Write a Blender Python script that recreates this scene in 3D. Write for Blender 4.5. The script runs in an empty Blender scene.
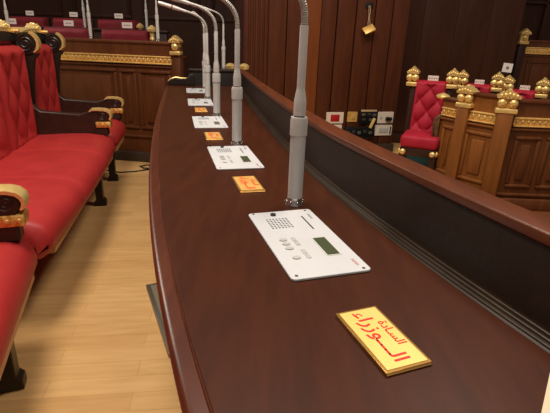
import bpy, bmesh, math, random
from mathutils import Vector, Matrix
random.seed(7)
PI = math.pi
SC = bpy.context.scene
COL = SC.collection

# ------------------------------------------------------------------ camera
CAM_H = 1.2
cam_d = bpy.data.cameras.new('camera')
cam = bpy.data.objects.new('camera', cam_d); COL.objects.link(cam)
cam_d.sensor_fit = 'HORIZONTAL'; cam_d.sensor_width = 36.0
cam_d.lens = 36.0 * 435.0 / 550.0
cam_d.clip_start = 0.02; cam_d.clip_end = 100
TH, RO = math.radians(20.8), math.radians(2.2)
fw = Vector((0, math.cos(TH), -math.sin(TH)))
r0 = Vector((1, 0, 0)); u0 = r0.cross(fw)
rr = r0*math.cos(RO) + u0*math.sin(RO)
uu = -r0*math.sin(RO) + u0*math.cos(RO)
M = Matrix((rr, uu, -fw)).transposed().to_4x4()
M.translation = Vector((0, 0, CAM_H))
cam.matrix_world = M
SC.camera = cam

# ------------------------------------------------------------------ world, lights, exposure
w = bpy.data.worlds.new('hall_ambience'); SC.world = w; w.use_nodes = True
w.node_tree.nodes['Background'].inputs[0].default_value = (1.0, 0.84, 0.70, 1)
w.node_tree.nodes['Background'].inputs[1].default_value = 0.18

def area(name, loc, size, power, col=(1.0, 0.89, 0.76), target=None):
    d = bpy.data.lights.new(name, 'AREA'); d.shape = 'RECTANGLE'
    d.size, d.size_y = size; d.energy = power; d.color = col
    o = bpy.data.objects.new(name, d); COL.objects.link(o); o.location = loc
    if target is not None:
        o.rotation_euler = (Vector(target)-Vector(loc)).to_track_quat('-Z', 'Y').to_euler()
    return o
area('sheen_lamp', (-0.9, 1.3, 4.2), (1.0, 1.6), 140)
area('sheen_lamp', (1.2, 2.4, 4.2), (0.9, 0.9), 80)
area('sheen_lamp', (-4.4, 5.0, 3.3), (1.2, 1.0), 60, target=(-1.5, 3.0, 0.6))  # unseen lamp added at far left for a soft sheen on the leather
area('sheen_lamp', (0.8, -1.6, 4.2), (1.6, 1.0), 48)

SC.view_settings.view_transform = 'Standard'
SC.view_settings.look = 'None'
SC.view_settings.gamma = 1.0
SC.view_settings.use_curve_mapping = False
SC.view_settings.exposure = 0.0

# ------------------------------------------------------------------ materials
def lin(c):
    return tuple(((x/255)/12.92 if x/255 <= .04045 else ((x/255+.055)/1.055)**2.4) for x in c) + (1,)

def mat(name, rgb, rough=.5, metal=0.0, spec=.5, rgb2=None, scale=(8, 8, 8), bump=0.0, detail=4, sheen=0, coat=0, lo=.35, hi=.65):
    m = bpy.data.materials.new(name); m.use_nodes = True
    nt = m.node_tree; b = nt.nodes['Principled BSDF']
    b.inputs['Base Color'].default_value = lin(rgb)
    b.inputs['Roughness'].default_value = rough
    b.inputs['Metallic'].default_value = metal
    b.inputs['Specular IOR Level'].default_value = spec
    b.inputs['Coat Weight'].default_value = coat
    b.inputs['Coat Roughness'].default_value = .15
    if sheen:
        b.inputs['Sheen Weight'].default_value = sheen
        b.inputs['Sheen Tint'].default_value = lin(rgb2 or rgb)
    if rgb2 or bump:
        tc = nt.nodes.new('ShaderNodeTexCoord'); mp = nt.nodes.new('ShaderNodeMapping')
        mp.inputs['Scale'].default_value = scale
        nz = nt.nodes.new('ShaderNodeTexNoise'); nz.inputs['Scale'].default_value = 1.0
        nz.inputs['Detail'].default_value = detail; nz.inputs['Roughness'].default_value = .6
        nt.links.new(tc.outputs['Object'], mp.inputs['Vector']); nt.links.new(mp.outputs[0], nz.inputs['Vector'])
        if rgb2:
            cr = nt.nodes.new('ShaderNodeValToRGB')
            cr.color_ramp.elements[0].position = lo; cr.color_ramp.elements[1].position = hi
            cr.color_ramp.elements[0].color = lin(rgb); cr.color_ramp.elements[1].color = lin(rgb2)
            nt.links.new(nz.outputs['Fac'], cr.inputs['Fac']); nt.links.new(cr.outputs[0], b.inputs['Base Color'])
        if bump:
            bp = nt.nodes.new('ShaderNodeBump'); bp.inputs['Strength'].default_value = bump
            bp.inputs['Distance'].default_value = .004
            nt.links.new(nz.outputs['Fac'], bp.inputs['Height']); nt.links.new(bp.outputs[0], b.inputs['Normal'])
    return m

MAT = {}
MAT['desk_wood'] = mat('desk_wood', (55, 24, 10), .42, rgb2=(66, 30, 13), scale=(30, 4, 30), spec=.14)
MAT['rail_wood'] = mat('rail_wood', (80, 38, 17), .36, rgb2=(95, 47, 22), scale=(30, 4, 30), spec=.4)
MAT['edge_wood'] = mat('edge_wood', (70, 31, 16), .3, rgb2=(84, 39, 21), scale=(40, 4, 40), spec=.5)
MAT['ledge_leather'] = mat('ledge_leather', (26, 18, 11), .42, rgb2=(33, 23, 15), scale=(60, 60, 60), bump=.12, spec=.32)
MAT['moulding_dark'] = mat('moulding_dark', (38, 26, 15), .38, rgb2=(48, 34, 20), scale=(20, 3, 20), spec=.3)
MAT['black_wood'] = mat('black_wood', (30, 22, 18), .35, rgb2=(40, 28, 22), scale=(20, 20, 20))
MAT['chair_wood'] = mat('chair_wood', (44, 24, 17), .4, rgb2=(56, 31, 22), scale=(6, 30, 30), spec=.4)
MAT['wall_wood'] = mat('wall_wood', (76, 36, 18), .5, rgb2=(90, 45, 24), scale=(20, 20, 2), spec=.3)
MAT['pilaster_wood'] = mat('pilaster_wood', (112, 58, 26), .5, rgb2=(126, 68, 32), scale=(20, 20, 2), spec=.3)
MAT['dark_wall_wood'] = mat('dark_wall_wood', (58, 29, 17), .5, rgb2=(70, 36, 21), scale=(12, 12, 1.5), spec=.3)
MAT['front_wood'] = mat('front_wood', (92, 50, 24), .45, rgb2=(108, 62, 30), scale=(20, 20, 2.5), spec=.35)
MAT['post_wood'] = mat('post_wood', (118, 70, 30), .42, rgb2=(136, 82, 36), scale=(20, 20, 2.5), spec=.35)
MAT['carved_wood'] = mat('carved_wood', (76, 48, 28), .45, rgb2=(108, 72, 44), scale=(40, 40, 40), bump=.6)
MAT['plinth'] = mat('plinth', (58, 44, 34), .5, rgb2=(66, 50, 38), scale=(10, 10, 10))
MAT['red'] = mat('red_leather', (158, 40, 40), .48, rgb2=(170, 46, 45), scale=(6, 6, 6), spec=.35, sheen=.15)
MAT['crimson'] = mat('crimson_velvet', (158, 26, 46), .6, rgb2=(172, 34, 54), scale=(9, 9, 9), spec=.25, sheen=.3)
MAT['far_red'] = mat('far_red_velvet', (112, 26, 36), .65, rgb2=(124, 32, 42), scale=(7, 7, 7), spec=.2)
MAT['gold'] = mat('gold_leaf', (240, 200, 118), .36, .6, rgb2=(250, 220, 150), scale=(40, 40, 40), bump=.2)
MAT['gold_matt'] = mat('gold_frieze', (222, 176, 92), .42, .45, rgb2=(240, 200, 126), scale=(30, 30, 30), bump=.3)
MAT['gold_pale'] = mat('gold_plate', (226, 196, 108), .42, .25, rgb2=(232, 204, 120), scale=(9, 9, 9), spec=.4)
MAT['gold_orange'] = mat('gold_plate_deep', (226, 176, 92), .4, .35, rgb2=(234, 188, 106), scale=(9, 9, 9))
MAT['brass_edge'] = mat('brass_edge', (176, 132, 70), .32, .8)
MAT['red_ink'] = mat('red_ink', (214, 28, 24), .5)
MAT['red_gold'] = mat('red_gold', (196, 120, 52), .4, .5, rgb2=(240, 196, 110), scale=(60, 60, 60))
MAT['tan'] = mat('tan_bounce', (190, 134, 86), .5, rgb2=(202, 148, 98), scale=(8, 30, 30))  # floor bounce under the bench seats, given as a tan colour
MAT['white_plate'] = mat('white_plate', (200, 201, 205), .38, rgb2=(195, 196, 200), scale=(6, 6, 6), spec=.4)
MAT['mic_grey'] = mat('mic_grey', (188, 185, 181), .4, rgb2=(196, 193, 189), scale=(20, 20, 20), spec=.45)
MAT['mic_neck'] = mat('mic_neck', (176, 172, 166), .36, .25)
MAT['mic_head'] = mat('mic_head', (214, 210, 206), .35, .2)
MAT['ring_red'] = mat('ring_red', (170, 34, 66), .35)
MAT['chrome'] = mat('chrome', (190, 188, 184), .2, .9)
MAT['dark_grey'] = mat('dark_grey', (52, 50, 50), .5)
MAT['black'] = mat('black', (18, 17, 17), .4)
MAT['button_grey'] = mat('button_grey', (176, 174, 172), .5)
MAT['lcd'] = mat('lcd', (70, 78, 58), .2, spec=.6)
MAT['lcd_frame'] = mat('lcd_frame', (196, 196, 190), .5)
MAT['print_grey'] = mat('print_grey', (150, 146, 148), .5)
MAT['print_rose'] = mat('print_rose', (190, 140, 140), .5)
MAT['card'] = mat('card_white', (226, 214, 206), .6)
MAT['paper'] = mat('cream_paper', (206, 190, 160), .7)
MAT['card_print'] = mat('card_print', (110, 100, 100), .6)
MAT['socket_white'] = mat('socket_white', (226, 208, 190), .45)
MAT['socket_red'] = mat('socket_red', (176, 28, 28), .45)
MAT['steel'] = mat('steel', (136, 132, 122), .32, .7)
MAT['glass_plate'] = mat('floor_plate', (150, 140, 118), .25, .3)
MAT['carpet'] = mat('carpet', (34, 56, 54), .9, rgb2=(44, 70, 66), scale=(40, 40, 40), spec=.1)
MAT['carpet_stripe'] = mat('carpet_stripe', (170, 150, 130), .9)
MAT['left_wood'] = mat('left_wood', (84, 44, 20), .45, rgb2=(100, 54, 26), scale=(20, 20, 2.5), spec=.35)
MAT['runner'] = mat('brown_runner', (104, 60, 34), .8, rgb2=(116, 68, 40), scale=(30, 30, 30), spec=.15)
MAT['tier'] = mat('tier_carpet', (92, 40, 36), .9, rgb2=(104, 46, 40), scale=(30, 30, 30), spec=.1)
MAT['yellow_tape'] = mat('yellow_tape', (232, 196, 120), .5)
MAT['tan_wire'] = mat('tan_wire', (196, 160, 120), .6)

def floor_mat():
    m = bpy.data.materials.new('parquet'); m.use_nodes = True
    nt = m.node_tree; b = nt.nodes['Principled BSDF']
    tc = nt.nodes.new('ShaderNodeTexCoord'); mp = nt.nodes.new('ShaderNodeMapping')
    mp.inputs['Rotation'].default_value = (0, 0, math.radians(-8))
    br = nt.nodes.new('ShaderNodeTexBrick')
    br.inputs['Color1'].default_value = lin((226, 182, 122)); br.inputs['Color2'].default_value = lin((214, 168, 108))
    br.inputs['Mortar'].default_value = lin((210, 164, 104)); br.inputs['Scale'].default_value = 1
    br.inputs['Mortar Size'].default_value = .002; br.inputs['Brick Width'].default_value = .62
    br.inputs['Row Height'].default_value = .085; br.inputs['Bias'].default_value = -.1
    nz = nt.nodes.new('ShaderNodeTexNoise'); nz.inputs['Scale'].default_value = 1
    mp2 = nt.nodes.new('ShaderNodeMapping'); mp2.inputs['Scale'].default_value = (5, 40, 10)
    nz.inputs['Detail'].default_value = 4
    mx = nt.nodes.new('ShaderNodeMixRGB'); mx.blend_type = 'MULTIPLY'; mx.inputs[0].default_value = .35
    cr = nt.nodes.new('ShaderNodeValToRGB')
    cr.color_ramp.elements[0].position = .3; cr.color_ramp.elements[0].color = (.62, .55, .48, 1)
    cr.color_ramp.elements[1].position = .65; cr.color_ramp.elements[1].color = (1, 1, 1, 1)
    L = nt.links.new
    L(tc.outputs['Object'], mp.inputs[0]); L(mp.outputs[0], br.inputs['Vector']); L(mp.outputs[0], mp2.inputs[0])
    L(mp2.outputs[0], nz.inputs['Vector']); L(nz.outputs['Fac'], cr.inputs[0]); L(br.outputs['Color'], mx.inputs[1])
    L(cr.outputs[0], mx.inputs[2]); L(mx.outputs[0], b.inputs['Base Color'])
    b.inputs['Roughness'].default_value = .42; b.inputs['Specular IOR Level'].default_value = .4
    return m
MAT['floor'] = floor_mat()

# ------------------------------------------------------------------ mesh helpers
def R(axis, deg): return Matrix.Rotation(math.radians(deg), 4, axis)

def box(bm, c, s, rot=None, bev=0.0, seg=2):
    m = Matrix.Translation(Vector(c))
    if rot is not None: m = m @ rot
    m = m @ Matrix.Diagonal((s[0], s[1], s[2], 1))
    g = bmesh.ops.create_cube(bm, size=1.0, matrix=m)
    if bev:
        es = list({e for v in g['verts'] for e in v.link_edges})
        bmesh.ops.bevel(bm, geom=es, offset=bev, segments=seg, profile=.5, affect='EDGES')
    return bm

def ball(bm, c, r, sc=(1, 1, 1), u=16, v=10):
    bmesh.ops.create_uvsphere(bm, u_segments=u, v_segments=v, radius=r,
                              matrix=Matrix.Translation(Vector(c)) @ Matrix.Diagonal((*sc, 1)))

def lathe(bm, prof, n=24, mtx=Matrix()):
    rings = []
    for r, z in prof:
        rings.append([bm.verts.new(mtx @ Vector((r*math.cos(2*PI*i/n), r*math.sin(2*PI*i/n), z))) for i in range(n)])
    for a, b in zip(rings, rings[1:]):
        for i in range(n):
            bm.faces.new((a[i], a[(i+1) % n], b[(i+1) % n], b[i]))
    bm.faces.new(rings[0][::-1]); bm.faces.new(rings[-1])

def tube(bm, pts, rad, n=12, cap=True):
    pts = [Vector(p) for p in pts]
    if not isinstance(rad, (list, tuple)): rad = [rad]*len(pts)
    rings = []; ref = None
    for i, p in enumerate(pts):
        d = (pts[min(i+1, len(pts)-1)] - pts[max(i-1, 0)]).normalized()
        if ref is None:
            ref = Vector((0, 1, 0)) if abs(d.y) < .9 else Vector((1, 0, 0))
        a = (ref - d*ref.dot(d)).normalized(); ref = a; b = d.cross(a)
        rings.append([bm.verts.new(p + rad[i]*(math.cos(2*PI*k/n)*a + math.sin(2*PI*k/n)*b)) for k in range(n)])
    for A, B in zip(rings, rings[1:]):
        for k in range(n): bm.faces.new((A[k], A[(k+1) % n], B[(k+1) % n], B[k]))
    if cap: bm.faces.new(rings[0][::-1]); bm.faces.new(rings[-1])

def prism(bm, poly, f0, f1):
    """poly: list of 2D points; f0, f1 map a 2D point to the 3D point on each face."""
    a = [bm.verts.new(f0(*p)) for p in poly]; b = [bm.verts.new(f1(*p)) for p in poly]
    n = len(poly)
    bm.faces.new(a[::-1]); bm.faces.new(b)
    for i in range(n): bm.faces.new((a[i], a[(i+1) % n], b[(i+1) % n], b[i]))

def prism_x(bm, poly, x0, x1): prism(bm, poly, lambda y, z: Vector((x0, y, z)), lambda y, z: Vector((x1, y, z)))
def prism_y(bm, poly, y0, y1): prism(bm, poly, lambda x, z: Vector((x, y0, z)), lambda x, z: Vector((x, y1, z)))
def prism_z(bm, poly, z0, z1): prism(bm, poly, lambda x, y: Vector((x, y, z0)), lambda x, y: Vector((x, y, z1)))

def rrect(w, h, r, n=5):
    out = []
    for cx, cy, a0 in ((w/2-r, h/2-r, 0), (-w/2+r, h/2-r, 90), (-w/2+r, -h/2+r, 180), (w/2-r, -h/2+r, 270)):
        for i in range(n+1):
            a = math.radians(a0+90*i/n); out.append((cx+r*math.cos(a), cy+r*math.sin(a)))
    return out

def loft(bm, rows, close=False, caps=False):
    vs = [[bm.verts.new(p) for p in r] for r in rows]
    for A, B in zip(vs, vs[1:]):
        m = len(A)
        for k in range(m if close else m-1):
            bm.faces.new((A[k], A[(k+1) % m], B[(k+1) % m], B[k]))
    if caps: bm.faces.new(vs[0][::-1]); bm.faces.new(vs[-1])

def new(): return bmesh.new()

def obj(name, bm, m, parent=None, loc=None, rotz=0, ang=35, world=False, bevel=0):
    bmesh.ops.recalc_face_normals(bm, faces=bm.faces)
    if world and parent is not None:
        pm = Matrix.Translation(parent.location) @ Matrix.Rotation(parent.rotation_euler.z, 4, 'Z')
        bm.transform(pm.inverted())
    me = bpy.data.meshes.new(name); bm.to_mesh(me); bm.free()
    for p in me.polygons: p.use_smooth = True
    me.set_sharp_from_angle(angle=math.radians(ang))
    me.materials.append(MAT[m] if isinstance(m, str) else m)
    o = bpy.data.objects.new(name, me); COL.objects.link(o)
    if loc is not None: o.location = loc
    o.rotation_euler.z = rotz
    if parent is not None: o.parent = parent
    if bevel:
        b = o.modifiers.new('bevel', 'BEVEL'); b.width = bevel; b.segments = 2; b.limit_method = 'ANGLE'
    return o

def thing(name, label, cat, loc=(0, 0, 0), rotz=0, group=None):
    o = bpy.data.objects.new(name, None); COL.objects.link(o); o.empty_display_size = .1
    o.location = loc; o.rotation_euler = (0, 0, rotz); o['label'] = label; o['category'] = cat
    if group: o['group'] = group
    return o

def tag(o, label, cat, group=None):
    o['label'] = label; o['category'] = cat
    if group: o['group'] = group
    return o

def struct(name, bm, m, **k):
    o = obj(name, bm, m, **k); o['kind'] = 'structure'; return o

def dup(root, loc, rotz, label, group=None):
    r = root.copy(); COL.objects.link(r); r.location = loc; r.rotation_euler = (0, 0, rotz); r['label'] = label
    if group: r['group'] = group
    for ch in root.children:
        c = ch.copy(); COL.objects.link(c); c.parent = r
        for g in ch.children:
            d = g.copy(); COL.objects.link(d); d.parent = c
    return r

def tufted(bm, w, h, dep, px, pz, nx=56, nz=64, org=(0, 0, 0), lean=0.0, thick=.08, r=.05):
    """front of a buttoned cushion in the x-z plane facing -y, with rounded border and a flat back"""
    ox, oy, oz = org
    def hgt(u, v):
        p, q = u/px + v/pz, u/px - v/pz
        s = (abs(math.sin(PI*p))*abs(math.sin(PI*q)))**.38
        e = min(u+w/2, w/2-u, v, h-v)
        k = min(1, max(0, e/r)); k = math.sqrt(max(0, 1-(1-k)**2))
        inner = min(1, max(0, (e-.6*r)/(.8*r)))
        return k*(thick*.55 + dep*(1 - inner + inner*s))
    rows = []
    for j in range(nz+1):
        v = h*j/nz
        rows.append([Vector((ox - w/2 + w*i/nx, oy + lean*v/h - hgt(-w/2 + w*i/nx, v), oz + v)) for i in range(nx+1)])
    loft(bm, rows)
    b = thick*.45
    back = [bm.verts.new((ox+x, oy+lean*z/h+b, oz+z)) for x, z in ((-w/2, 0), (w/2, 0), (w/2, h), (-w/2, h))]
    bm.faces.new(back[::-1])
    bm.verts.ensure_lookup_table()
    grid = [v for v in bm.verts][:(nx+1)*(nz+1)]
    g = lambda i, j: grid[j*(nx+1)+i]
    bm.faces.new([g(i, 0) for i in range(nx+1)] + [back[1], back[0]])
    bm.faces.new([g(i, nz) for i in range(nx, -1, -1)] + [back[3], back[2]])
    bm.faces.new([g(0, j) for j in range(nz, -1, -1)] + [back[0], back[3]])
    bm.faces.new([g(nx, j) for j in range(nz+1)] + [back[2], back[1]])

def pediment(bm, c, w, h, d):
    """gilded leaf crest: a low scalloped gable, thick in y"""
    poly = [(-w/2, 0), (w/2, 0), (w/2*1.06, h*.28), (w*.40, h*.46), (w*.33, h*.62), (w*.2, h*.72), (w*.11, h*.92), (0, h*1.02),
            (-w*.11, h*.92), (-w*.2, h*.72), (-w*.33, h*.62), (-w*.40, h*.46), (-w/2*1.06, h*.28)]
    prism_y(bm, [(c[0]+x, c[2]+z) for x, z in poly], c[1]-d/2, c[1]+d/2)
    for k in range(-2, 3):
        ball(bm, (c[0]+k*w*.17, c[1]-d/2, c[2]+h*(.48-.1*abs(k))), w*.075, (1, .8, 1.5), 8, 6)
        ball(bm, (c[0]+k*w*.17, c[1]+d/2, c[2]+h*(.48-.1*abs(k))), w*.075, (1, .8, 1.5), 8, 6)
    ball(bm, (c[0], c[1], c[2]+h*.9), w*.12, (1, d/w*2.5, 1), 8, 6)

# ------------------------------------------------------------------ desk curve
def slope(y): return -.18 - .3/(1+(max(y, 0)/.8)**1.5)
_TAB = {}
def _build():
    st = .01; y = .93; x = -.288
    while y < 5.0:
        _TAB[round(y*100)] = x; x += slope(y+st/2)*st; y += st
    y = .93; x = -.288
    while y > -1.3:
        _TAB[round(y*100)] = x; x -= slope(y-st/2)*st; y -= st
_build()
def edge_x(y):
    k = math.floor(y*100); f = y*100-k
    return _TAB[k]*(1-f) + _TAB[k+1]*f
def Nrm(y):
    s = slope(y); l = math.hypot(1, s); return Vector((1/l, -s/l, 0))
def wm(y): return .507 + .05*max(0, y-1.25)
def wr(y): return wm(y) + .045 - .013*max(0, y-.8)     # inner edge of the top rail
def dp(y, w_, z):
    p = Vector((edge_x(y), y, 0)) + Nrm(y)*w_; p.z = z; return p
Y0, Y1 = -1.0, 4.0
YS = [Y0 + (Y1-Y0)*i/90 for i in range(91)]
def sweep(bm, prof, ys=YS):
    """prof(y) -> closed list of (w, z)"""
    loft(bm, [[dp(y, a, b) for a, b in prof(y)] for y in ys], close=True, caps=True)

# ------------------------------------------------------------------ setting
bm = new(); box(bm, (0, 3.2, -.05), (13, 11, .1)); struct('floor', bm, 'floor')
bm = new(); box(bm, (-3.65, 5.53, .09), (5.0, 1.5, .18)); struct('floor_tier_lower', bm, 'tier')
bm = new(); box(bm, (-3.85, 7.23, .16), (5.0, 1.9, .32)); struct('floor_tier_upper', bm, 'tier')
bm = new(); box(bm, (4.2, 7.1, .2), (3.2, 2.1, .4)); struct('floor_dais', bm, 'tier')
bm = new(); box(bm, (1.9, 4.4, .004), (1.7, 1.5, .008), R('Z', 15)); struct('floor_carpet', bm, 'carpet')

bm = new(); box(bm, (2.4, 2.75, .003), (2.6, 1.6, .006)); struct('floor_runner', bm, 'runner')
bm = new()
box(bm, (0, 8.3, 2.2), (13, .16, 4.4))
def frame(bm, x0, x1, z0, z1, y, t=.06, d=.03):
    for a, b in (((x0+x1)/2, z0), ((x0+x1)/2, z1)): box(bm, (a, y, b), (x1-x0+t, d, t), bev=.012)
    for a in (x0, x1): box(bm, (a, y, (z0+z1)/2), (t, d, z1-z0-t), bev=.012)
for k in range(10): frame(bm, -6+k*1.2, -6+k*1.2+.95, 1.5, 3.9, 8.21)
struct('wall_back', bm, 'dark_wall_wood')

WA = math.radians(15); WO = Vector((.65, 5.0, 0))
wt = Vector((math.cos(WA), math.sin(WA), 0)); wn = Vector((-wt.y, wt.x, 0))   # n points away from the camera
wroot = bpy.data.objects.new('wall_right', None); COL.objects.link(wroot)
wroot.location = WO; wroot.rotation_euler.z = WA; wroot['kind'] = 'structure'
bm = new(); box(bm, (-.15, .30, 2.2), (1.83, .5, 4.4)); obj('wall_core', bm, 'dark_wall_wood', wroot)
bm = new()
edges = [-.255, -.075, .14, .36, .565, .765]
for a, b in zip(edges, edges[1:]): box(bm, ((a+b)/2, .03, 2.2), (b-a-.012, .05, 4.4), bev=.008)
edges = [-.815, -.62, -.43]
for a, b in zip(edges, edges[1:]): box(bm, ((a+b)/2, .03, 2.2), (b-a-.008, .05, 4.4), bev=.008)
obj('wall_boards', bm, 'wall_wood', wroot)
bm = new(); box(bm, (-.343, .015, 2.2), (.165, .08, 4.4), bev=.012); obj('pilaster', bm, 'pilaster_wood', wroot)
bm = new(); box(bm, (-.94, .03, 2.2), (.25, .06, 4.4), bev=.008)
for k in range(5): tube(bm, [(-1.035+k*.048, 0, 0.0), (-1.035+k*.048, 0, 4.4)], .016, 10)
obj('fluted_casing', bm, 'wall_wood', wroot)
bm = new(); box(bm, (.17, -.012, .05), (1.2, .03, .1), bev=.006); box(bm, (-.64, -.012, .05), (.4, .03, .1), bev=.006)
struct('baseboard_right', bm, 'plinth', loc=WO, rotz=WA)

bm = new()
box(bm, (3.5, 7.86, 2.2), (5.0, .12, 4.4))
box(bm, (3.6, 7.77, 1.93), (4.6, .06, .05), bev=.015); box(bm, (3.6, 7.77, 2.02), (4.6, .05, .04), bev=.012)
for k in range(3): box(bm, (1.4+k*1.45, 7.77, 2.2), (.12, .06, 4.4), bev=.02)
struct('wall_far_right', bm, 'dark_wall_wood')
bm = new(); box(bm, (2.08, 5.78, 2.2), (1.6, .12, 4.4)); box(bm, (2.08, 5.71, .06), (1.6, .03, .12), bev=.006)
for k in range(4): box(bm, (1.48+k*.40, 5.715, 2.25), (.37, .02, 4.2), bev=.008)
struct('wall_niche', bm, 'dark_wall_wood')

# ------------------------------------------------------------------ the long curved desk
desk = thing('curved_desk', 'long curved dark brown delegates desk with white consoles along its top', 'desk', (-.3, 1.6, 0))
def P_top(y):
    m = wm(y)
    return [(.030, .765), (.030, .799), (.033, .8), (m+.03, .8), (m+.03, .765)]
bm = new(); sweep(bm, P_top); obj('desktop', bm, 'desk_wood', desk, world=True)
def P_edge(y):
    pts = [(.0295, .755), (.0295, .7985), (.027, .7995), (.0255, .7975)]
    for i in range(9):
        a = math.radians(90 + i*22.5)
        pts.append((.010 + .012*math.cos(a), .782 + .0135*math.sin(a)))
    return pts + [(.012, .762)]
bm = new(); sweep(bm, P_edge); obj('edge_moulding', bm, 'edge_wood', desk, world=True)
def P_body(y): return [(.10, 0), (.10, .764), (.13, .764), (.13, 0)]
bm = new(); sweep(bm, P_body); obj('kneehole_panel', bm, 'desk_wood', desk, world=True)
def P_outer(y):
    m = wr(y); return [(m+.025, 0), (m+.025, .924), (m+.055, .924), (m+.055, 0)]
bm = new(); sweep(bm, P_outer); obj('outer_panel', bm, 'desk_wood', desk, world=True)
def P_leather(y):
    m = wm(y); q = wr(y); return [(m+.0175, .79), (m+.0175, .819), (q+.004, .924), (q+.024, .924), (q+.024, .79)]
bm = new(); sweep(bm, P_leather); obj('leather_panel', bm, 'ledge_leather', desk, world=True)
def P_bead(y):
    m = wm(y); pts = [(m+.028, .8005)]
    for cw, cz, r in ((.001, .8035, .003), (.008, .808, .0035), (.0145, .813, .003)):
        for i in range(7):
            a = math.radians(200 - i*27); pts.append((m+cw+r*math.cos(a), cz+r*math.sin(a)))
    pts = [(m-.006, .8005)] + pts[1:] + [(m+.0175, .8185), (m+.0175, .8005)]
    return pts
bm = new(); sweep(bm, P_bead); obj('bead_moulding', bm, 'moulding_dark', desk, world=True)
def P_rail(y):
    c = (wr(y)+.030, .934); out = []
    for x, z in rrect(.062, .022, .005, 4): out.append((c[0]+x, c[1]+z))
    return out
bm = new(); sweep(bm, P_rail); obj('top_rail', bm, 'rail_wood', desk, world=True)
bm = new()   # far return that closes the desk
ye = 4.0; m_ = wm(ye); a_, b_ = dp(ye, .2, 0), dp(ye, m_+.08, 0)
d_ = (b_-a_); ang_ = math.atan2(d_.y, d_.x); mid = (a_+b_)/2
box(bm, (mid.x, mid.y+.02, .47), (d_.length, .045, .90), R('Z', math.degrees(ang_)), .008)
obj('end_panel', bm, 'ledge_leather', desk, world=True)
bm = new(); p_ = dp(ye, .1, 0)
box(bm, (p_.x, p_.y+.02, .38), (.22, .045, .76), R('Z', math.degrees(ang_)), .008); obj('end_pedestal', bm, 'desk_wood', desk, world=True)
bm = new(); box(bm, (mid.x, mid.y+.02, .931), (d_.length+.01, .062, .03), R('Z', math.degrees(ang_)), .009); obj('end_rail', bm, 'black_wood', desk, world=True)
# carved scroll bracket at the far end
bm = new()
sp = [(0, .801), (.24, .801), (.24, .885), (.225, .90), (.20, .895), (.19, .875), (.17, .862), (.12, .858), (.07, .862), (.03, .85), (.005, .83)]
e0 = dp(ye, .01, 0)
def fe(off): return lambda x, z: Vector((e0.x + x*math.cos(ang_) - off*math.sin(ang_), e0.y + x*math.sin(ang_) + off*math.cos(ang_), z))
prism(bm, sp, fe(-.02), fe(.04)); obj('scroll_bracket', bm, 'black_wood', desk, world=True, bevel=.006)
bm = new()
tube(bm, [fe(-.018)(x, z) for x, z in ((.01, .838), (.04, .858), (.08, .868), (.13, .862), (.17, .864))], [.004, .007, .008, .007, .004], 8)
obj('gilt_trim', bm, 'gold', desk, world=True)

# ------------------------------------------------------------------ conference consoles
def panel_angle(y): return math.atan2(-slope(y), 1)
def cyl(bm, x, y, z0, z1, r, n=16, sx=1, sy=1):
    lathe(bm, [(r, z0), (r, z1)], n, Matrix.Translation((x, y, 0)) @ Matrix.Diagonal((sx, sy, 1, 1)))
def cpos(l, w_): return (w_-.08, .1615-l)
def make_console(loc, rotz, label):
    t = thing('conference_console', label, 'microphone console', loc, rotz, 'consoles along the desk')
    bm = new(); prism_z(bm, rrect(.16, .323, .009), .0004, .0055); obj('face_plate', bm, 'white_plate', t, bevel=.0012)
    bm = new()
    for i in range(6):
        for j in range(7): cyl(bm, *cpos(.049+i*.0100, .034+j*.0078), .0053, .0060, .0025, 8)
    obj('speaker_grille', bm, 'dark_grey', t)
    bm = new(); x, y = cpos(.024, .057); cyl(bm, x, y, .005, .0095, .0068); cyl(bm, x, y, .0095, .0105, .0045)
    obj('round_button', bm, 'dark_grey', t)
    bm = new(); x, y = cpos(.0825, .123); box(bm, (x, y, .0056), (.003, .078, .0012)); obj('card_slot', bm, 'black', t)
    for l in (.163, .183, .204, .246):
        bm = new(); x, y = cpos(l, .0365); cyl(bm, x, y, .005, .0075, .0072, 16, 1.2, .9); obj('push_button', bm, 'button_grey', t)
    for l, w_ in ((.165, .0595), (.185, .0605), (.224, .0605), (.245, .061)):
        bm = new(); x, y = cpos(l, w_); box(bm, (x, y, .006), (.009, .017, .0016), bev=.0006); obj('key', bm, 'button_grey', t)
    bm = new(); x, y = cpos(.21, .1145); box(bm, (x, y, .0058), (.033, .086, .0012)); f_ = obj('display_frame', bm, 'lcd_frame', t)
    bm = new(); box(bm, (x, y, .0062), (.027, .08, .0012)); obj('display', bm, 'lcd', f_)
    for l, w_ in ((.008, .012), (.010, .145), (.315, .146), (.312, .012)):
        bm = new(); x, y = cpos(l, w_); cyl(bm, x, y, .0052, .0064, .0034, 12); obj('screw', bm, 'chrome', t)
    bm = new()
    for k in range(7):
        x, y = cpos(.036+k*.0042, .143); box(bm, (x, y, .0057), (.005 if k % 3 else .007, .0022, .0006))
    obj('printed_mark', bm, 'print_grey', t)
    bm = new()
    for k in range(6):
        x, y = cpos(.277+k*.0046, .1415); box(bm, (x, y, .0057), (.005 if k % 2 else .0075, .0026, .0006))
    obj('printed_mark', bm, 'print_rose', t)
    return t
CON = [((.061, .854), .80), ((-.157, 1.537), 1.47), ((-.352, 2.222), 2.15), ((-.524, 2.945), 2.87), ((-.672, 3.62), 3.55)]
CL = ['white microphone console nearest the camera, dark speaker holes and keys clearly visible',
      'white microphone console second from the camera, behind the nearest microphone',
      'white microphone console third along the desk, by the third microphone',
      'white microphone console fourth along the desk, second from the far end',
      'small white microphone console at the far end of the curved desk']
con0 = None
for ((x, y), ya), lb in zip(CON, CL):
    ang = panel_angle(ya)
    if con0 is None: con0 = make_console((x, y, .8), ang, lb)
    else: dup(con0, (x, y, .8), ang, lb)

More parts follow.
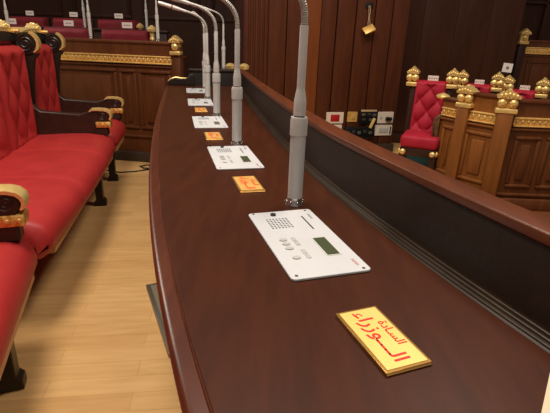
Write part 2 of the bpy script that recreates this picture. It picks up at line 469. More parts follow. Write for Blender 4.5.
# ------------------------------------------------------------------ gooseneck microphones
def make_mic(loc, rotz, label, group):
    t = thing('gooseneck_microphone', label, 'microphone', loc, rotz, group)
    bm = new(); lathe(bm, [(.0245, .0004), (.0245, .004), (.022, .012), (.0205, .016), (.0205, .022)], 28)
    for k in range(8):
        a = 2*PI*k/8; ball(bm, (.022*math.cos(a), .022*math.sin(a), .011), .003, (1, 1, 1), 8, 6)
    obj('base_ring', bm, 'chrome', t)
    bm = new(); lathe(bm, [(.0192, .020), (.0192, .183)], 28); obj('base_tube', bm, 'mic_grey', t)
    bm = new(); lathe(bm, [(.0192, .182), (.0215, .185), (.0215, .222), (.0200, .229), (.013, .2295)], 28); obj('collar', bm, 'mic_grey', t)
    bm = new(); lathe(bm, [(.0135, .229), (.0135, .2325)], 24); obj('shadow_gap', bm, 'dark_grey', t)
    bm = new(); lathe(bm, [(.0135, .232), (.0152, .2335), (.0152, .266), (.0145, .270), (.0106, .293), (.0102, .296)], 28); obj('cone', bm, 'mic_grey', t)
    bm = new(); lathe(bm, [(.0100, .294), (.0100, .434), (.0094, .436)], 24); obj('stem', bm, 'mic_grey', t)
    ctrl = [(0, .434), (-.001, .460), (-.007, .485), (-.022, .509), (-.047, .530), (-.083, .547), (-.130, .5600)]
    # ribbed neck along a smoothed path
    path = []
    n = 128
    def cr(p0, p1, p2, p3, f):
        return tuple(.5*((2*b)+(-a+c)*f+(2*a-5*b+4*c-d)*f*f+(-a+3*b-3*c+d)*f**3) for a, b, c, d in zip(p0, p1, p2, p3))
    cc = [(0, .41)] + ctrl + [(-.17, .570)]
    for i in range(n+1):
        s = i/n*(len(ctrl)-1); k = min(int(s), len(ctrl)-2); path.append(cr(cc[k], cc[k+1], cc[k+2], cc[k+3], s-k))
    bm = new(); tube(bm, [(x, 0, z) for x, z in path], [.0089 if i % 4 < 2 else .0076 for i in range(n+1)], 12); obj('gooseneck', bm, 'mic_neck', t)
    d = Vector((-.18, 0, .046)).normalized(); p = Vector((-.130, 0, .5600))
    bm = new(); tube(bm, [p, p+d*.03, p+d*.06, p+d*.088], [.0088, .0095, .0125, .0132], 16); obj('head_sleeve', bm, 'mic_head', t)
    bm = new(); tube(bm, [p+d*.088, p+d*.096], [.0136, .0136], 16); obj('light_ring', bm, 'ring_red', t)
    bm = new(); tube(bm, [p+d*.096, p+d*.165, p+d*.18], [.0132, .0122, .0095], 16); obj('capsule', bm, 'mic_head', t)
    return t
MICS = [((.051, 1.074), 1.0), ((-.164, 1.732), 1.62), ((-.339, 2.412), 2.3), ((-.502, 3.125), 3.0), ((-.624, 3.76), 3.65)]
ML = ['tall grey gooseneck microphone nearest the camera, rising out of the top of the picture',
      'grey gooseneck microphone second from the camera, bending left at the top',
      'grey gooseneck microphone third along the desk, its head near the top edge',
      'grey gooseneck microphone fourth along the desk, whole head with red ring in view',
      'thin far gooseneck microphone mostly hidden behind the fourth one on the desk']
mic0 = None
for ((x, y), ya), lb in zip(MICS, ML):
    ang = panel_angle(ya)
    if mic0 is None: mic0 = make_mic((x, y, .8), ang, lb, 'microphones along the curved desk')
    else: dup(mic0, (x, y, .8), ang - (math.radians(75) if 'hidden' in lb else 0), lb)
m6 = dup(mic0, (-.512, 4.09+.02, .946), panel_angle(3.9), 'thin gooseneck microphone standing on the dark rail at the far end of the desk', 'microphones along the curved desk')
m6.scale = (.8, .8, .86)

# ------------------------------------------------------------------ name plates
def text_bm(body, size, width=None):
    c = bpy.data.curves.new('text', 'FONT'); c.body = body; c.size = size; c.extrude = .0003; c.align_x = 'CENTER'; c.resolution_u = 3
    c.offset = size*.012
    o = bpy.data.objects.new('text', c); COL.objects.link(o)
    dg = bpy.context.evaluated_depsgraph_get(); me = bpy.data.meshes.new_from_object(o.evaluated_get(dg))
    bm = new(); bm.from_mesh(me); bpy.data.objects.remove(o); bpy.data.curves.remove(c); bpy.data.meshes.remove(me)
    xs = [v.co.x for v in bm.verts]
    if width and xs:
        k = width/(max(xs)-min(xs)); c0 = (max(xs)+min(xs))/2
        for v in bm.verts: v.co.x = (v.co.x-c0)*k
    return bm
BIG = '\uFE80\uFE8D\uFEAD\uFEAF\uFEEE\u0640\u0640\u0640\uFEDF\uFE8D'
SMALL = '\uFE93\uFEA9\uFE8E\u0640\uFEB4\uFEDF\uFE8D'
def make_plate(loc, rotz, label, m='gold_pale', words=True):
    t = thing('name_plate', label, 'name plate', loc, rotz, 'gold name plates along the desk')
    bm = new(); prism_z(bm, rrect(.073, .139, .001, 2), .0004, .006); obj('backing', bm, 'brass_edge', t, bevel=.0012)
    bm = new(); prism_z(bm, rrect(.064, .130, .001, 2), .0055, .0068); obj('gold_face', bm, m, t)
    rot = Matrix.Rotation(-PI/2, 4, 'Z')           # text runs along the desk, its top towards the rail
    bm = text_bm(BIG, .034, .114); bm.transform(Matrix.Translation((-.012, .002, .0069)) @ rot); obj('lettering', bm, 'red_ink', t)
    bm = text_bm(SMALL, .021, .055); bm.transform(Matrix.Translation((.0135, .002, .0069)) @ rot); obj('lettering', bm, 'red_ink', t)
    return t
PLQ = [((.160, .526), .45), ((-.083, 1.224), 1.15), ((-.282, 1.883), 1.8), ((-.463, 2.613), 2.5)]
PL = ['large pale gold name plate with red Arabic lettering, nearest the camera',
      'gold name plate between the nearest and second white consoles',
      'small gold name plate between the second and third white consoles',
      'tiny gold name plate furthest along the desk, before the fourth console']
p0 = make_plate((*PLQ[0][0], .8), panel_angle(PLQ[0][1]), PL[0])
p1 = make_plate((*PLQ[1][0], .8), panel_angle(PLQ[1][1]), PL[1], 'gold_orange')
for (xy, ya), lb in list(zip(PLQ, PL))[2:]: dup(p1, (*xy, .8), panel_angle(ya), lb)

bm = new(); box(bm, (.349, .382, .8007), (.17, .06, .0012), R('Z', 54))
tag(obj('paper_sheet', bm, 'paper'), 'corner of a pale paper sheet on the desk at the lower right', 'paper')

# ------------------------------------------------------------------ red benches on the left
def seat_mesh(bm, L, ncush):
    prof = [(.60, .33), (.10, .315), (.045, .325), (.018, .345), (.003, .372), (.0, .402), (.008, .437), (.028, .468), (.068, .490), (.16, .503), (.30, .503), (.44, .498), (.60, .492)]
    nx = 30*ncush; rows = []
    for i in range(nx+1):
        f = i/nx; x = -L + L*f
        e = min(f, 1-f)*L; k = max(0, 1-e/.05); rd = 1-math.sqrt(max(0, 1-k*k))
        q = f*ncush; dq = abs(q-round(q))*L/ncush
        seam = math.exp(-(dq/.012)**2)*.006 if .5 < q < ncush-.5 else 0
        puff = .012*math.sin(PI*min(1, max(0, q % 1 if q < ncush else 1)))
        bulge = .03*math.sin(PI*f) if ncush > 2 else .0
        row = []
        for y, z in prof:
            zz, yy = z, y
            if z > .40: zz = z + puff*max(0, 1-abs(y-.28)/.4) - seam - rd*.045
            if y < .12: yy = y - bulge*(1-y/.12) + seam*.5 + rd*.05*(1-y/.12)
            if z < .38: zz = zz + rd*.02
            row.append(Vector((x, yy, zz)))
        rows.append(row)
    loft(bm, rows, close=True, caps=True)

def volute(bm, x, y0, z0, r, side, turns=2.3, th=.007):
    pts, rad = [], []
    n = 44
    for i in range(n+1):
        f = i/n; a = PI*.5 - side*f*turns*2*PI; rr_ = r*(1-.86*f)
        pts.append((x, y0 + rr_*math.cos(a), z0 + rr_*math.sin(a))); rad.append(th*(1-.4*f))
    tube(bm, pts, rad, 6)

def make_bench(name, label, L, ncush, loc, rotz, arm=True):
    t = thing(name, label, 'bench' if ncush > 1 else 'armchair', loc, rotz, 'red upholstered seats on the left')
    bm = new(); seat_mesh(bm, L, ncush); obj('seat', bm, 'red', t, ang=60)
    bm = new(); box(bm, (-L/2+.05, .047, .318), (L-.16, .05, .05), bev=.014); obj('bounce_strip', bm, 'tan', t)  # tan strip stands in for light bounced onto the seat's underside
    bm = new(); box(bm, (-L/2, .43, .165), (L-.06, .30, .33), bev=.01); obj('base', bm, 'black_wood', t)  # recessed base, solid black to deepen the shade under the seat
    xs = [-.27] if ncush > 1 else [-.33]
    for x in xs:
        bm = new()
        prism_x(bm, [(.06, 0), (.15, 0), (.145, .03), (.13, .05), (.135, .29), (.075, .29), (.078, .06), (.06, .04)], x-.028, x+.028)
        obj('leg', bm, 'black_wood', t, bevel=.004)
    sw = L/ncush
    for k in range(ncush):
        bm = new()
        tufted(bm, sw-(.09 if k == 0 else .02), .66, .034, .20, .30, 52, 60, (0, 0, 0), .0, .11, .06)
        o = obj('backrest', bm, 'red', t, ang=70); o.location = (-sw*(k+.5) - (.045 if k == 0 else .0), .60, .455)
    bm = new()
    prism_x(bm, [(.655, .0), (.74, .0), (.74, 1.16), (.655, 1.16)], -L, 0); obj('back_panel', bm, 'chair_wood', t, bevel=.008)
    bm = new()
    crest = []
    n = 24*ncush
    for i in range(n+1):
        x = -L + L*i/n; ph = (i/n*ncush) % 1
        h = .02*math.sin(PI*ph)
        crest.append([Vector((x, .585, 1.115)), Vector((x, .57, 1.14)), Vector((x, .575, 1.185+h)), Vector((x, .72, 1.19+h)), Vector((x, .73, 1.13))])
    loft(bm, crest, close=True, caps=True); cr_ = obj('crest_rail', bm, 'black_wood', t)
    bm = new()
    rows = []
    for i in range(n+1):
        x = -L + L*i/n; ph = (i/n*ncush) % 1; h = .02*math.sin(PI*ph)
        rows.append([Vector((x, .567, 1.178+h)), Vector((x, .567, 1.204+h)), Vector((x, .60, 1.212+h)), Vector((x, .70, 1.208+h)), Vector((x, .70, 1.186+h))])
    loft(bm, rows, close=True, caps=True); obj('gilt_edge', bm, 'gold', cr_)
    for k in range(ncush):
        bm = new(); pediment(bm, (-sw*(k+.5)+.12, .62, 1.212), .13, .048, .08); obj('gilt_peak', bm, 'gold', cr_)
    # scrolled wing at the far end of every seat
    for k in range(ncush):
        if k: break
        xw = -.055
        bm = new()
        prism_x(bm, [(.60, .62), (.53, .64), (.50, .9), (.475, 1.02), (.44, 1.06), (.60, 1.06)], xw-.02, xw+.02)
        tube(bm, [(xw-.026, .515, 1.125), (xw+.026, .515, 1.125)], 0.072, 28)
        volute(bm, xw-.027, .515, 1.125, .058, 1); volute(bm, xw+.027, .515, 1.125, .058, 1)
        wg = obj('scroll_wing', bm, 'black_wood', t)
        bm = new(); rows = []
        for i in range(19):
            a = math.radians(115 + i*6.5)
            c_, s_ = math.cos(a), math.sin(a)
            th = .014 if i < 15 else .014*(19-i)/5
            rows.append([Vector((xx, .515+r_*c_, 1.125+r_*s_)) for xx, r_ in ((xw-.030, .070), (xw-.030, .073+th), (xw+.030, .073+th), (xw+.030, .070))])
        loft(bm, rows, close=True, caps=True)
        tube(bm, [(xw-.03, .54, 1.202), (xw-.03, .62, 1.206)], .012, 8)
        obj('gilt_rim', bm, 'gold', wg)
    # arm at the far end
    if arm:
        x0, x1 = -.105, -.02
        bm = new()
        poly = [(.03, .49), (.60, .49), (.655, .50), (.655, .80), (.60, .80), (.585, .76), (.56, .735), (.53, .73), (.515, .695), (.48, .668), (.22, .648), (.165, .664), (.13, .678), (.05, .677), (.022, .666), (.010, .645), (.014, .622), (.03, .60)]
        prism_x(bm, poly, x0+.008, x1-.008); ar = obj('armrest', bm, 'chair_wood', t, bevel=.008)
        for xv in (x0+.008, x1-.008):
            bm = new(); volute(bm, xv, .060, .637, .032, 1, 2, .005); obj('arm_scroll', bm, 'chair_wood', ar)
        bm = new()
        cap = [(.150, .669), (.13, .678), (.09, .679), (.05, .677), (.024, .669), (.010, .656), (.004, .640), (.007, .624), (.014, .612)]
        rows = []
        for i, (y, z) in enumerate(cap):
            a, b = cap[max(i-1, 0)], cap[min(i+1, len(cap)-1)]
            d = Vector((0, b[0]-a[0], b[1]-a[1])).normalized(); nn = Vector((0, d.z, -d.y))
            tk = (.003 if i in (0, len(cap)-1) else .009)
            p = Vector((0, y, z))
            rows.append([p + Vector((xx, 0, 0)) + nn*o_ for xx, o_ in ((x0, -.004), (x0, tk), ((x0+x1)/2, tk+.004), (x1, tk), (x1, -.004))])
        loft(bm, rows, close=True, caps=True)
        obj('gilt_cap', bm, 'gold', ar)
        bm = new(); box(bm, (( x0+x1)/2, .060, .572), (.088, .108, .044), bev=.008)
        for k in range(3):
            ball(bm, (x0-.002, .025+k*.037, .572), .011, (.4, 1, 1), 10, 6)
        obj('gilt_block', bm, 'red_gold', ar)
    return t

make_bench('upholstered_bench', 'long red bench with seamed cushions in the middle of the left row', 1.80, 3, (-1.262, 3.335, 0), math.radians(90+11.5))
make_bench('upholstered_bench', 'nearest red bench, in the lower left corner, below the gilt scroll arm', 1.30, 2, (-.915, 1.515, 0), math.radians(90+19.5))
make_bench('upholstered_armchair', 'red armchair at the far end of the left row, before the panelled desk', .60, 1, (-1.40, 4.00, 0), math.radians(90+11.5))

# ------------------------------------------------------------------ wooden fronts with gold friezes
def frieze(bm, L, h, y):
    box(bm, (L/2, y, 0), (L, .02, h), bev=.003)
    box(bm, (L/2, y-.012, h/2-.007), (L, .016, .012), bev=.003); box(bm, (L/2, y-.012, -h/2+.006), (L, .016, .010), bev=.003)
    n = max(2, int(L/.042))
    for i in range(n):
        x = L*(i+.5)/n
        ball(bm, (x, y-.012, .004), .013, (.9, .7, 1.35*h/.075), 8, 6)
        ball(bm, (x-L/n/2, y-.010, -.012), .007, (1, .7, 1.2), 6, 5)
def raised_panel(bm, x0, x1, z0, z1, y):
    frame(bm, x0, x1, z0, z1, y, .03, .026)
    box(bm, ((x0+x1)/2, y+.004, (z0+z1)/2), (x1-x0-.10, .03, z1-z0-.10), bev=.012)

def desk_front(t, L, zt, zb0, zb1, panels, zp, depth=.35, wood='front_wood'):
    """front face along local +x, facing local -y"""
    bm = new(); box(bm, (L/2, .04, (zt+.1)/2), (L, .06, zt-.1)); obj('front_board', bm, wood, t)
    bm = new(); box(bm, (L/2, depth/2+.08, zt-.13), (L, depth, .03), bev=.006); obj('desktop', bm, wood, t)
    bm = new(); box(bm, (L/2, .04, zt+.005), (L+.02, .085, .03), bev=.01); obj('top_rail', bm, wood, t)
    bm = new(); box(bm, (L/2, .022, .05), (L, .09, .1), bev=.006); obj('plinth', bm, 'plinth', t)
    bm = new(); box(bm, (L/2, .008, zp[0]-.09), (L, .03, .025), bev=.008); box(bm, (L/2, .008, zb0-.022), (L, .028, .016), bev=.005); obj('cornice_moulding', bm, wood, t)
    bm = new(); frieze(bm, L, zb1-zb0, 0); bm.transform(Matrix.Translation((0, 0, (zb0+zb1)/2))); obj('gold_frieze', bm, 'gold_matt', t)
    for a, b in panels:
        bm = new(); raised_panel(bm, a, b, zp[0], zp[1], .004); obj('raised_panel', bm, wood, t)

def capital(bm, w=.13, balls=2):
    """gilded post head: plinth block, one or two round bosses, leaf crest"""
    box(bm, (0, 0, .018), (w, .09, .036), bev=.008)
    for s in ((-1, 1) if balls == 2 else (0,)): ball(bm, (s*w*.25, -.03, .075), .032, (1, .8, 1.05)); 
    box(bm, (0, .012, .07), (w*.8, .05, .08))
    pediment(bm, (0, 0, .108), w*1.02, .06, .10)

# --- left desk, across the end of the benches
LA = math.radians(-8)
lx = Vector((math.cos(LA), math.sin(LA), 0))
LL = 3.6
lo = Vector((-1.3, 4.3, 0)) + lx*.29 - lx*LL
ld = thing('panelled_desk', 'brown panelled desk front with gold frieze behind the red armchairs', 'desk', lo, LA)
e = LL - .29
desk_front(ld, LL, 1.14, .955, 1.03, [(e-.06+.02, e+.26), (e-.235, e-.09), (e-.92, e-.29), (e-1.6, e-1.0), (e-2.3, e-1.7)], (.35, .885), wood='left_wood')
bm = new(); box(bm, (LL+.045, .03, .56), (.085, .10, 1.12), bev=.01); obj('end_post', bm, 'left_wood', ld)
bm = new(); capital(bm, .10, 1); bm.transform(Matrix.Translation((LL+.045, .0, 1.045))); obj('gilt_capital', bm, 'gold', ld)

# --- seats and microphones behind it
def make_seat(loc, rotz, label, group, w=.50, top=1.25, z0=.18, fin=False):
    t = thing('chamber_seat', label, 'chair', loc, rotz, group)
    h = top - z0
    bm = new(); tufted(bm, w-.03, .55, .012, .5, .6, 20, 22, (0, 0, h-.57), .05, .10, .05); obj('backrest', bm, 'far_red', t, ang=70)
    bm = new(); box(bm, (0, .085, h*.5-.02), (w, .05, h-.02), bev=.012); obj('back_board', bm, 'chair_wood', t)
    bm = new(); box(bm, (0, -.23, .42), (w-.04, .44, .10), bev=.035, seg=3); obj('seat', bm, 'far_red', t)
    bm = new(); box(bm, (0, -.20, .185), (w-.1, .36, .37), bev=.01); obj('pedestal', bm, 'chair_wood', t)
    return t
def lpt(s, back, z):      # s: distance left of the desk corner, back: behind the face
    ly = Vector((-lx.y, lx.x, 0)); p = Vector((-1.3, 4.3, 0)) - lx*s + ly*back; p.z = z; return p
def card(loc, rotz, label, group, sx=.12, sz=.06, tilt=0):
    t = thing('name_card', label, 'name card', loc, rotz, group)
    bm = new(); box(bm, (0, 0, sz/2), (sx, .006, sz)); obj('card', bm, 'card', t)
    bm = new()
    for k in range(4): box(bm, (-.03+k*.02, -.0035, sz*.5), (.012, .001, sz*.18))
    obj('print', bm, 'card_print', t)
    return t
rowA = [(.57, 'right-hand red seat just behind the panelled desk, at its right end'),
        (1.28, 'red seat back behind the panelled desk, left of the thin microphone pole'),
        (2.0, 'leftmost red seat back showing behind the panelled desk')]
rowB = [(1.25, 'red seat back at the right end of the rearmost row'),
        (1.92, 'middle red seat back of the rearmost row, by a white card'),
        (2.59, 'leftmost red seat back of the rearmost row, high in the left corner')]
sA = None
for s, lb in rowA:
    p = lpt(s, .80, .18)
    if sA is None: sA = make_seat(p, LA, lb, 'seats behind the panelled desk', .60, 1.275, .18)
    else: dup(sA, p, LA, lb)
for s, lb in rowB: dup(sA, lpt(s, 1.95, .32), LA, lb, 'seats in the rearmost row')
def finial_post(loc, label, h=.30):
    t = thing('gilt_finial_post', label, 'finial', loc, LA)
    bm = new(); box(bm, (0, 0, h/2), (.05, .05, h), bev=.006); obj('post', bm, 'chair_wood', t)
    bm = new(); lathe(bm, [(.022, h), (.03, h+.02), (.022, h+.05), (.028, h+.09), (.05, h+.10), (.052, h+.125), (.03, h+.15), (.008, h+.165)], 16); obj('finial', bm, 'gold', t)
finial_post(lpt(.235, .80, .18), 'gilt finial standing at the right end of the front red seats', .97)
finial_post(lpt(.90, 1.95, .32), 'smaller gilt finial at the right end of the rearmost red seats', .88)
for s, lb in ((.57, 'white card on the right-hand seat behind the panelled desk'), (1.28, 'white card on the second seat behind the panelled desk'), (2.0, 'white card at the left picture edge, on a front red seat')):
    card(lpt(s, .90, 1.277), LA, lb, 'cards on the seats behind the panelled desk')
for s, lb in ((1.25, 'white card on the right-hand seat of the rearmost row'), (1.92, 'white card on the middle seat of the rearmost row'), (2.59, 'white card on the leftmost seat of the rearmost row')):
    card(lpt(s, 2.05, 1.417), LA, lb, 'cards on the rearmost seats')
tl = thing('rear_desk', 'dark wooden desk rail between the two rows of red seats', 'desk', lpt(3.6, 1.25, .18), LA)
bm = new(); box(bm, (1.75, .02, .53), (3.2, .05, 1.06), bev=.008); obj('front_board', bm, 'chair_wood', tl)
bm = new(); box(bm, (1.75, .02, 1.075), (3.24, .09, .03), bev=.01); obj('top_rail', bm, 'chair_wood', tl)
bm = new(); box(bm, (1.75, .19, .84), (3.2, .30, .03), bev=.006); obj('desktop', bm, 'chair_wood', tl)
for s, lb in ((.52, 'thin microphone pole on the panelled desk between two red seats'), (1.37, 'thin microphone pole on the panelled desk near the left picture edge'), (-.15, 'thin arched microphone at the right end of the panelled desk')):
    fm = dup(mic0, lpt(s, .04, 1.16), LA if s < 0 else PI/2+LA, lb, 'microphones on the far desks'); fm.scale = (.75, .75, 1)
for s, lb in ((1.30, 'thin microphone pole on the rear desk, just left of the front pole'), (.50, 'thin arched microphone at the right end of the rear desk')):
    fm = dup(mic0, lpt(s, 1.27, 1.271), LA if s < .8 else PI/2+LA, lb, 'microphones on the far desks'); fm.scale = (.75, .75, 1)

# ------------------------------------------------------------------ right-hand desk with gilt capitals
P2, P1, P0 = Vector((1.685, 3.30, 0)), Vector((1.49, 3.55, 0)), Vector((1.385, 3.76, 0))
rd = thing('gilt_desk', 'brown panelled desk with gold friezes and gilt capitals at the right', 'desk', P2, 0)
def facet(a, b, zt, zb0, zb1, panels, zp, wood, cut=0):
    d = b-a; L = d.length; an = math.atan2(d.y, d.x)
    mt = Matrix.Translation(a-P2) @ Matrix.Rotation(an, 4, 'Z')
    def put(name, bm, m, **k): bm.transform(mt); return obj(name, bm, m, rd, **k)
    bm = new(); box(bm, (L/2, .03, (zt+.08)/2), (L, .06, zt-.08)); put('front_board', bm, wood)
    bm = new(); box(bm, (L/2, .03, zt), (L+.015, .09, .028), bev=.009); put('top_rail', bm, 'rail_wood')
    bm = new(); box(bm, (L/2, .015, .05), (L, .10, .10), bev=.008); put('plinth', bm, wood)
    bm = new(); frieze(bm, L-.03, zb1-zb0, -.004); bm.transform(Matrix.Translation((.015, 0, (zb0+zb1)/2))); put('gold_frieze', bm, 'gold_matt')
    bm = new(); box(bm, (L/2, -.006, zb0-.02), (L, .03, .018), bev=.005); put('cornice_moulding', bm, wood)
    bm = new(); box(bm, (L/2, -.006, zp[0]-.07), (L, .03, .022), bev=.006); put('cornice_moulding', bm, wood)
    for x0, x1 in panels:
        bm = new(); raised_panel(bm, x0, x1, zp[0], zp[1], -.004); put('raised_panel', bm, wood)
dB = (P2-P1).length
facet(P2+Vector((.06, 0, 0)), P2+Vector((1.9, -.02, 0)), .85, .665, .735, [(.07, .24), (.31, .56), (.63, .88), (.95, 1.2), (1.27, 1.52)], (.20, .58), 'front_wood')
facet(P1, P2, .87, .665, .745, [(.06, dB-.05)], (.20, .58), 'post_wood')
facet(P0, P1, .80, .665, .735, [(.06, (P1-P0).length-.05)], (.20, .58), 'post_wood')
for p, an, w_ in ((P2, -22, .15), (P1, -50, .13)):
    h = .765
    mt = Matrix.Translation(p-P2+Vector((0, -.005, 0))) @ R('Z', an)
    bm = new(); box(bm, (0, 0, h/2), (w_*.75, .10, h), bev=.01); bm.transform(mt); obj('post', bm, 'post_wood', rd)
    bm = new(); capital(bm, w_); bm.transform(mt @ Matrix.Translation((0, -.01, h-.002))); obj('gilt_capital', bm, 'gold', rd)
bm = new()   # carved console bracket on the left end
cp = [(0, .05), (.03, .04), (.04, .10), (.03, .16), (.008, .22), (.004, .30), (.010, .36), (.03, .44), (.05, .52), (.056, .58), (.05, .63), (.03, .66), (.0, .67)]
mt = Matrix.Translation(P0-P2) @ R('Z', 155)
prism_y(bm, cp, -.035, .035); bm.transform(mt); obj('carved_bracket', bm, 'carved_wood', rd, bevel=.008)
bm = new(); lathe(bm, [(.0, .742), (.05, .745), (.058, .76), (.045, .775), (.015, .785), (.004, .79)], 16); bm.transform(Matrix.Translation(P0-P2+Vector((0, .03, .055)))); obj('gilt_boss', bm, 'gold', rd)
bm = new(); prism_z(bm, [(P0-P2+Vector((.06, .06, 0)))[:2], (P1-P2+Vector((.06, .04, 0)))[:2], (.06, .07), (1.9, .05), (1.9, .32), (.2, .34)], .70, .73); obj('desktop', bm, 'front_wood', rd)

# --- crimson chairs
def make_chair(loc, rotz, label, group, w=.42, top=.91, seat_h=.47, d=.42):
    t = thing('crimson_chair', label, 'chair', loc, rotz, group)
    bm = new(); box(bm, (0, -d/2, seat_h-.055), (w, d, .11), bev=.03, seg=3); obj('seat', bm, 'crimson', t)
    bm = new(); box(bm, (0, -d/2, seat_h-.145), (w-.02, d-.02, .07), bev=.006); obj('seat_frame', bm, 'chair_wood', t)
    bm = new(); tufted(bm, w-.05, top-seat_h+.03, .034, .155, .20, 44, 50, (0, .03, seat_h-.03), .03, .08, .03); obj('backrest', bm, 'crimson', t, ang=70)
    for s in (-1, 1):
        bm = new(); box(bm, (s*(w/2-.005), .06, top/2), (.05, .05, top), bev=.006); ps = obj('back_post', bm, 'chair_wood', t)
        bm = new(); capital(bm, .10); bm.transform(Matrix.Translation((s*(w/2+.01), .05, top-.055))); obj('gilt_finial', bm, 'gold', ps)
        bm = new(); box(bm, (s*(w/2-.035), -d+.035, (seat_h-.11)/2), (.055, .055, seat_h-.11), bev=.005); lg = obj('leg', bm, 'chair_wood', t)
        bm = new()
        ball(bm, (s*(w/2-.035), -d+.004, seat_h-.145), .026, (1, .7, 1)); ball(bm, (s*(w/2-.006), -d+.035, seat_h-.145), .026, (.7, 1, 1))
        obj('gilt_knob', bm, 'gold', lg)
    bm = new(); box(bm, (0, .075, (top+.45)/2-.02), (w-.05, .02, top-.45), bev=.004); obj('back_board', bm, 'chair_wood', t)
    return t
make_chair((1.35, 4.03, .008), math.radians(-23), 'crimson tufted chair with gilt finials left of the panelled desk', 'crimson chairs', .32, .91, .47, .34)
make_chair((1.81, 4.12, .008), math.radians(-25), 'crimson chair half hidden behind the desk, between the two gilt capitals', 'crimson chairs', .28, .89, .47, .34)
make_chair((2.15, 3.98, .008), math.radians(-34), 'crimson chair behind the desk at the right picture edge', 'crimson chairs', .26, .865, .47, .34)
card((1.35+.03, 4.03+.062, .916), math.radians(-23), 'white card on top of the crimson chair left of the panelled desk', 'cards on the crimson chairs', .09, .045)
card((1.81+.03, 4.182, .896), math.radians(-25), 'white card on the chair between the gilt capitals', 'cards on the crimson chairs', .08, .04)
card((2.15+.04, 4.04, .871), math.radians(-34), 'white card on the chair at the right edge', 'cards on the crimson chairs', .08, .04)

# --- upper desk on the dais, far right
ud = thing('dais_desk', 'raised wooden desk with gold frieze at the upper right edge', 'desk', (3.33, 6.35, .46), math.radians(-4))
desk_front(ud, 1.6, .86, .70, .79, [(.08, .42), (.52, .95), (1.05, 1.5)], (.2, .60), wood='left_wood')
bm = new(); box(bm, (-.05, .03, .42), (.09, .10, .84), bev=.01); obj('end_post', bm, 'chair_wood', ud)
bm = new(); capital(bm, .12, 1); bm.transform(Matrix.Translation((-.05, 0, .82)) @ Matrix.Diagonal((1, 1, 1.15, 1))); obj('gilt_capital', bm, 'gold', ud)
st = thing('sign_stand', 'white square card on a dark stand behind the crimson chairs', 'sign', (2.47, 5.0, 0), math.radians(-20))
bm = new(); lathe(bm, [(.12, 0), (.12, .015), (.02, .03)], 20); obj('foot', bm, 'black_wood', st)
bm = new(); tube(bm, [(0, 0, .02), (0, 0, .96)], .012, 10); obj('pole', bm, 'black_wood', st)
bm = new(); box(bm, (0, -.02, 1.02), (.095, .006, .095), R('X', -12) @ R('Y', 4)); obj('sign_card', bm, 'card', st)
bm = new(); lathe(bm, [(.016, -.001), (.016, .001)], 16, Matrix.Translation((0, -.0255, 1.02)) @ R('X', 78)); obj('emblem', bm, 'card_print', st)

# ------------------------------------------------------------------ gilt chairs just beyond the desk end
def knob_chair(loc, label):
    t = thing('gilt_topped_stand', label, 'stand', loc, 0, 'gilt topped posts behind the desk end')
    bm = new(); box(bm, (0, 0, .44), (.07, .07, .88), bev=.008); obj('post', bm, 'black_wood', t)
    bm = new(); lathe(bm, [(.03, .87), (.036, .885), (.025, .90), (.032, .925), (.048, .935), (.052, .962), (.032, .98), (.008, .987)], 18); obj('gilt_top', bm, 'gold', t)
knob_chair((-.484, 4.42, 0), 'gilt topped dark post behind the desk end, left of the pair')
knob_chair((-.353, 4.45, 0), 'gilt topped dark post behind the desk end, right of the pair')

# ------------------------------------------------------------------ wall fittings
def wpt(s, z, off=0): p = WO + wt*s + wn*(-off); p.z = z; return p
def fitting(name, s0, s1, z0, z1, label, cat, m='socket_white', group=None, dep=.012):
    t = thing(name, label, cat, wpt((s0+s1)/2, (z0+z1)/2, -.005), WA, group)
    w_, h_ = s1-s0, z1-z0
    bm = new(); prism(bm, rrect(w_, h_, .008), lambda x, z: Vector((x, .001, z)), lambda x, z: Vector((x, -dep, z))); obj('cover_plate', bm, m, t, bevel=.002)
    return t, w_, h_
t, w_, h_ = fitting('wall_socket', -.113, .095, .345, .472, 'white wall plate with a red socket, above another plate', 'socket')
bm = new(); box(bm, (0, -.014, 0), (.105, .012, .075), bev=.004); o = obj('socket_insert', bm, 'socket_red', t); o['label'] = 'red socket insert'
t, w_, h_ = fitting('wall_socket', -.113, .085, .215, .330, 'plain white wall plate below the red socket', 'socket')
bm = new(); box(bm, (.02, -.014, -.005), (.10, .008, .05), bev=.003); obj('socket_insert', bm, 'button_grey', t)
t, w_, h_ = fitting('wall_switch', .142, .264, .362, .476, 'small gold wall plate between the white plates', 'switch', 'gold_orange')
bm = new(); box(bm, (.01, -.014, 0), (.04, .008, .06), bev=.003); obj('rocker', bm, 'gold_matt', t)
t, w_, h_ = fitting('wall_socket', .513, .725, .342, .475, 'white wall plate with a black plug in it', 'socket')
bm = new(); box(bm, (.03, -.03, -.01), (.055, .04, .04), bev=.008); ball(bm, (.062, -.03, -.012), .022); obj('plug', bm, 'black', t)
bm = new(); box(bm, (-.055, -.014, 0), (.03, .006, .03), bev=.003); obj('socket_hole', bm, 'button_grey', t)
t, w_, h_ = fitting('wall_socket', .507, .727, .198, .322, 'white wall plate below the plugged plate, with switches', 'socket')
bm = new()
for k in range(4): box(bm, (-.045+k*.03, -.014, 0), (.022, .008, .06), bev=.003)
obj('switch', bm, 'button_grey', t)
bm = new(); box(bm, (.088, -.015, 0), (.014, .01, .09), bev=.003); obj('dark_edge', bm, 'dark_grey', t)
t = thing('open_wall_box', 'open black wall box with loose modules above a bundle', 'socket box', wpt(.405, .42, -.005), WA)
bm = new(); box(bm, (0, -.008, 0), (.23, .022, .17), bev=.004); obj('back_box', bm, 'black', t)
bm = new(); box(bm, (-.005, -.02, .07), (.20, .012, .022), bev=.003); obj('tan_strip', bm, 'tan_wire', t)
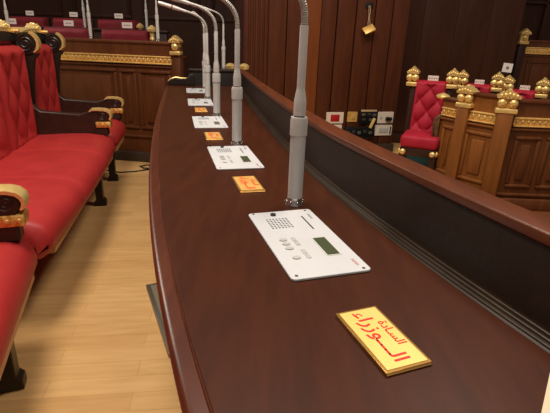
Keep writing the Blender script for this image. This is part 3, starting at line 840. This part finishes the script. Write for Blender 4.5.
for k, (a, b) in enumerate(((-.07, .025), (0, .03), (.065, .02), (-.06, -.03), (.03, -.035))):
    bm = new(); box(bm, (a, -.024, b), (.045, .016, .03), bev=.004); obj('module', bm, 'dark_grey' if k % 2 else 'steel', t)
t = thing('cable_bundle', 'black bundle of connectors hanging low on the wall between plates', 'cables', wpt(.305, .24, -.005), WA)
bm = new(); box(bm, (0, -.016, 0), (.38, .04, .13), bev=.01); obj('connector_block', bm, 'black', t)
for k in range(5):
    bm = new(); box(bm, (-.15+k*.07, -.04, .012*(k % 2)), (.04, .02, .035), bev=.005); obj('connector', bm, 'dark_grey' if k % 2 else 'steel', t)
bm = new(); box(bm, (0, 0, 0), (.035, .006, .12), R('Y', 22), bev=.002); tag(obj('yellow_tag', bm, 'yellow_tape', loc=wpt(.435, .355, .062), rotz=WA), 'yellow paper tag hanging from the open black wall box', 'tag')

t = thing('hanging_cover', 'gold cover plate dangling on wires from a square hole high on the wall', 'junction box', wpt(.278, 1.588, -.005), WA)
bm = new(); box(bm, (0, -.004, 0), (.085, .012, .062), bev=.002); obj('junction_hole', bm, 'black', t)
for k in range(2):
    bm = new(); tube(bm, [(-.008+k*.012, -.01, 0), (-.014+k*.02, -.03, -.05), (-.006+k*.006, -.03, -.1), (-.016+k*.02, -.045, -.16), (-.02+k*.028, -.06, -.205)], .0035, 6); obj('wire', bm, 'tan_wire', t)
bm = new(); box(bm, (-.005, -.06, -.235), (.125, .085, .022), R('Y', -24) @ R('X', 50), bev=.006)
cv = obj('gold_cover', bm, 'gold_orange', t)

# ------------------------------------------------------------------ things on the floor
t = thing('floor_hatch', 'grey metal floor plate peeking out from under the desk edge', 'floor plate', (-.458, 1.69, 0), math.radians(90+25))
bm = new(); box(bm, (0, 0, .012), (.56, .14, .022), bev=.003); obj('metal_frame', bm, 'steel', t)
bm = new(); box(bm, (0, 0, .0235), (.52, .10, .003)); obj('plate', bm, 'glass_plate', t)
bm = new()
pts = [(-1.60, 3.93, .006), (-1.46, 3.885, .006), (-1.33, 3.93, .006), (-1.24, 4.0, .006), (-1.19, 4.07, .006), (-1.21, 4.15, .006), (-1.29, 4.17, .006), (-1.34, 4.11, .006), (-1.28, 4.04, .012), (-1.12, 4.02, .006), (-.9, 4.06, .006)]
tube(bm, pts, .006, 8); tag(obj('floor_cable', bm, 'black'), 'black cable looping on the parquet before the panelled desk', 'cable')
bm = new(); box(bm, (1.38, 3.98, .0095), (.30, .035, .002), R('Z', -25))
tag(obj('paper_strip', bm, 'carpet_stripe'), 'pale paper strip on the green carpet under the crimson chair', 'paper')
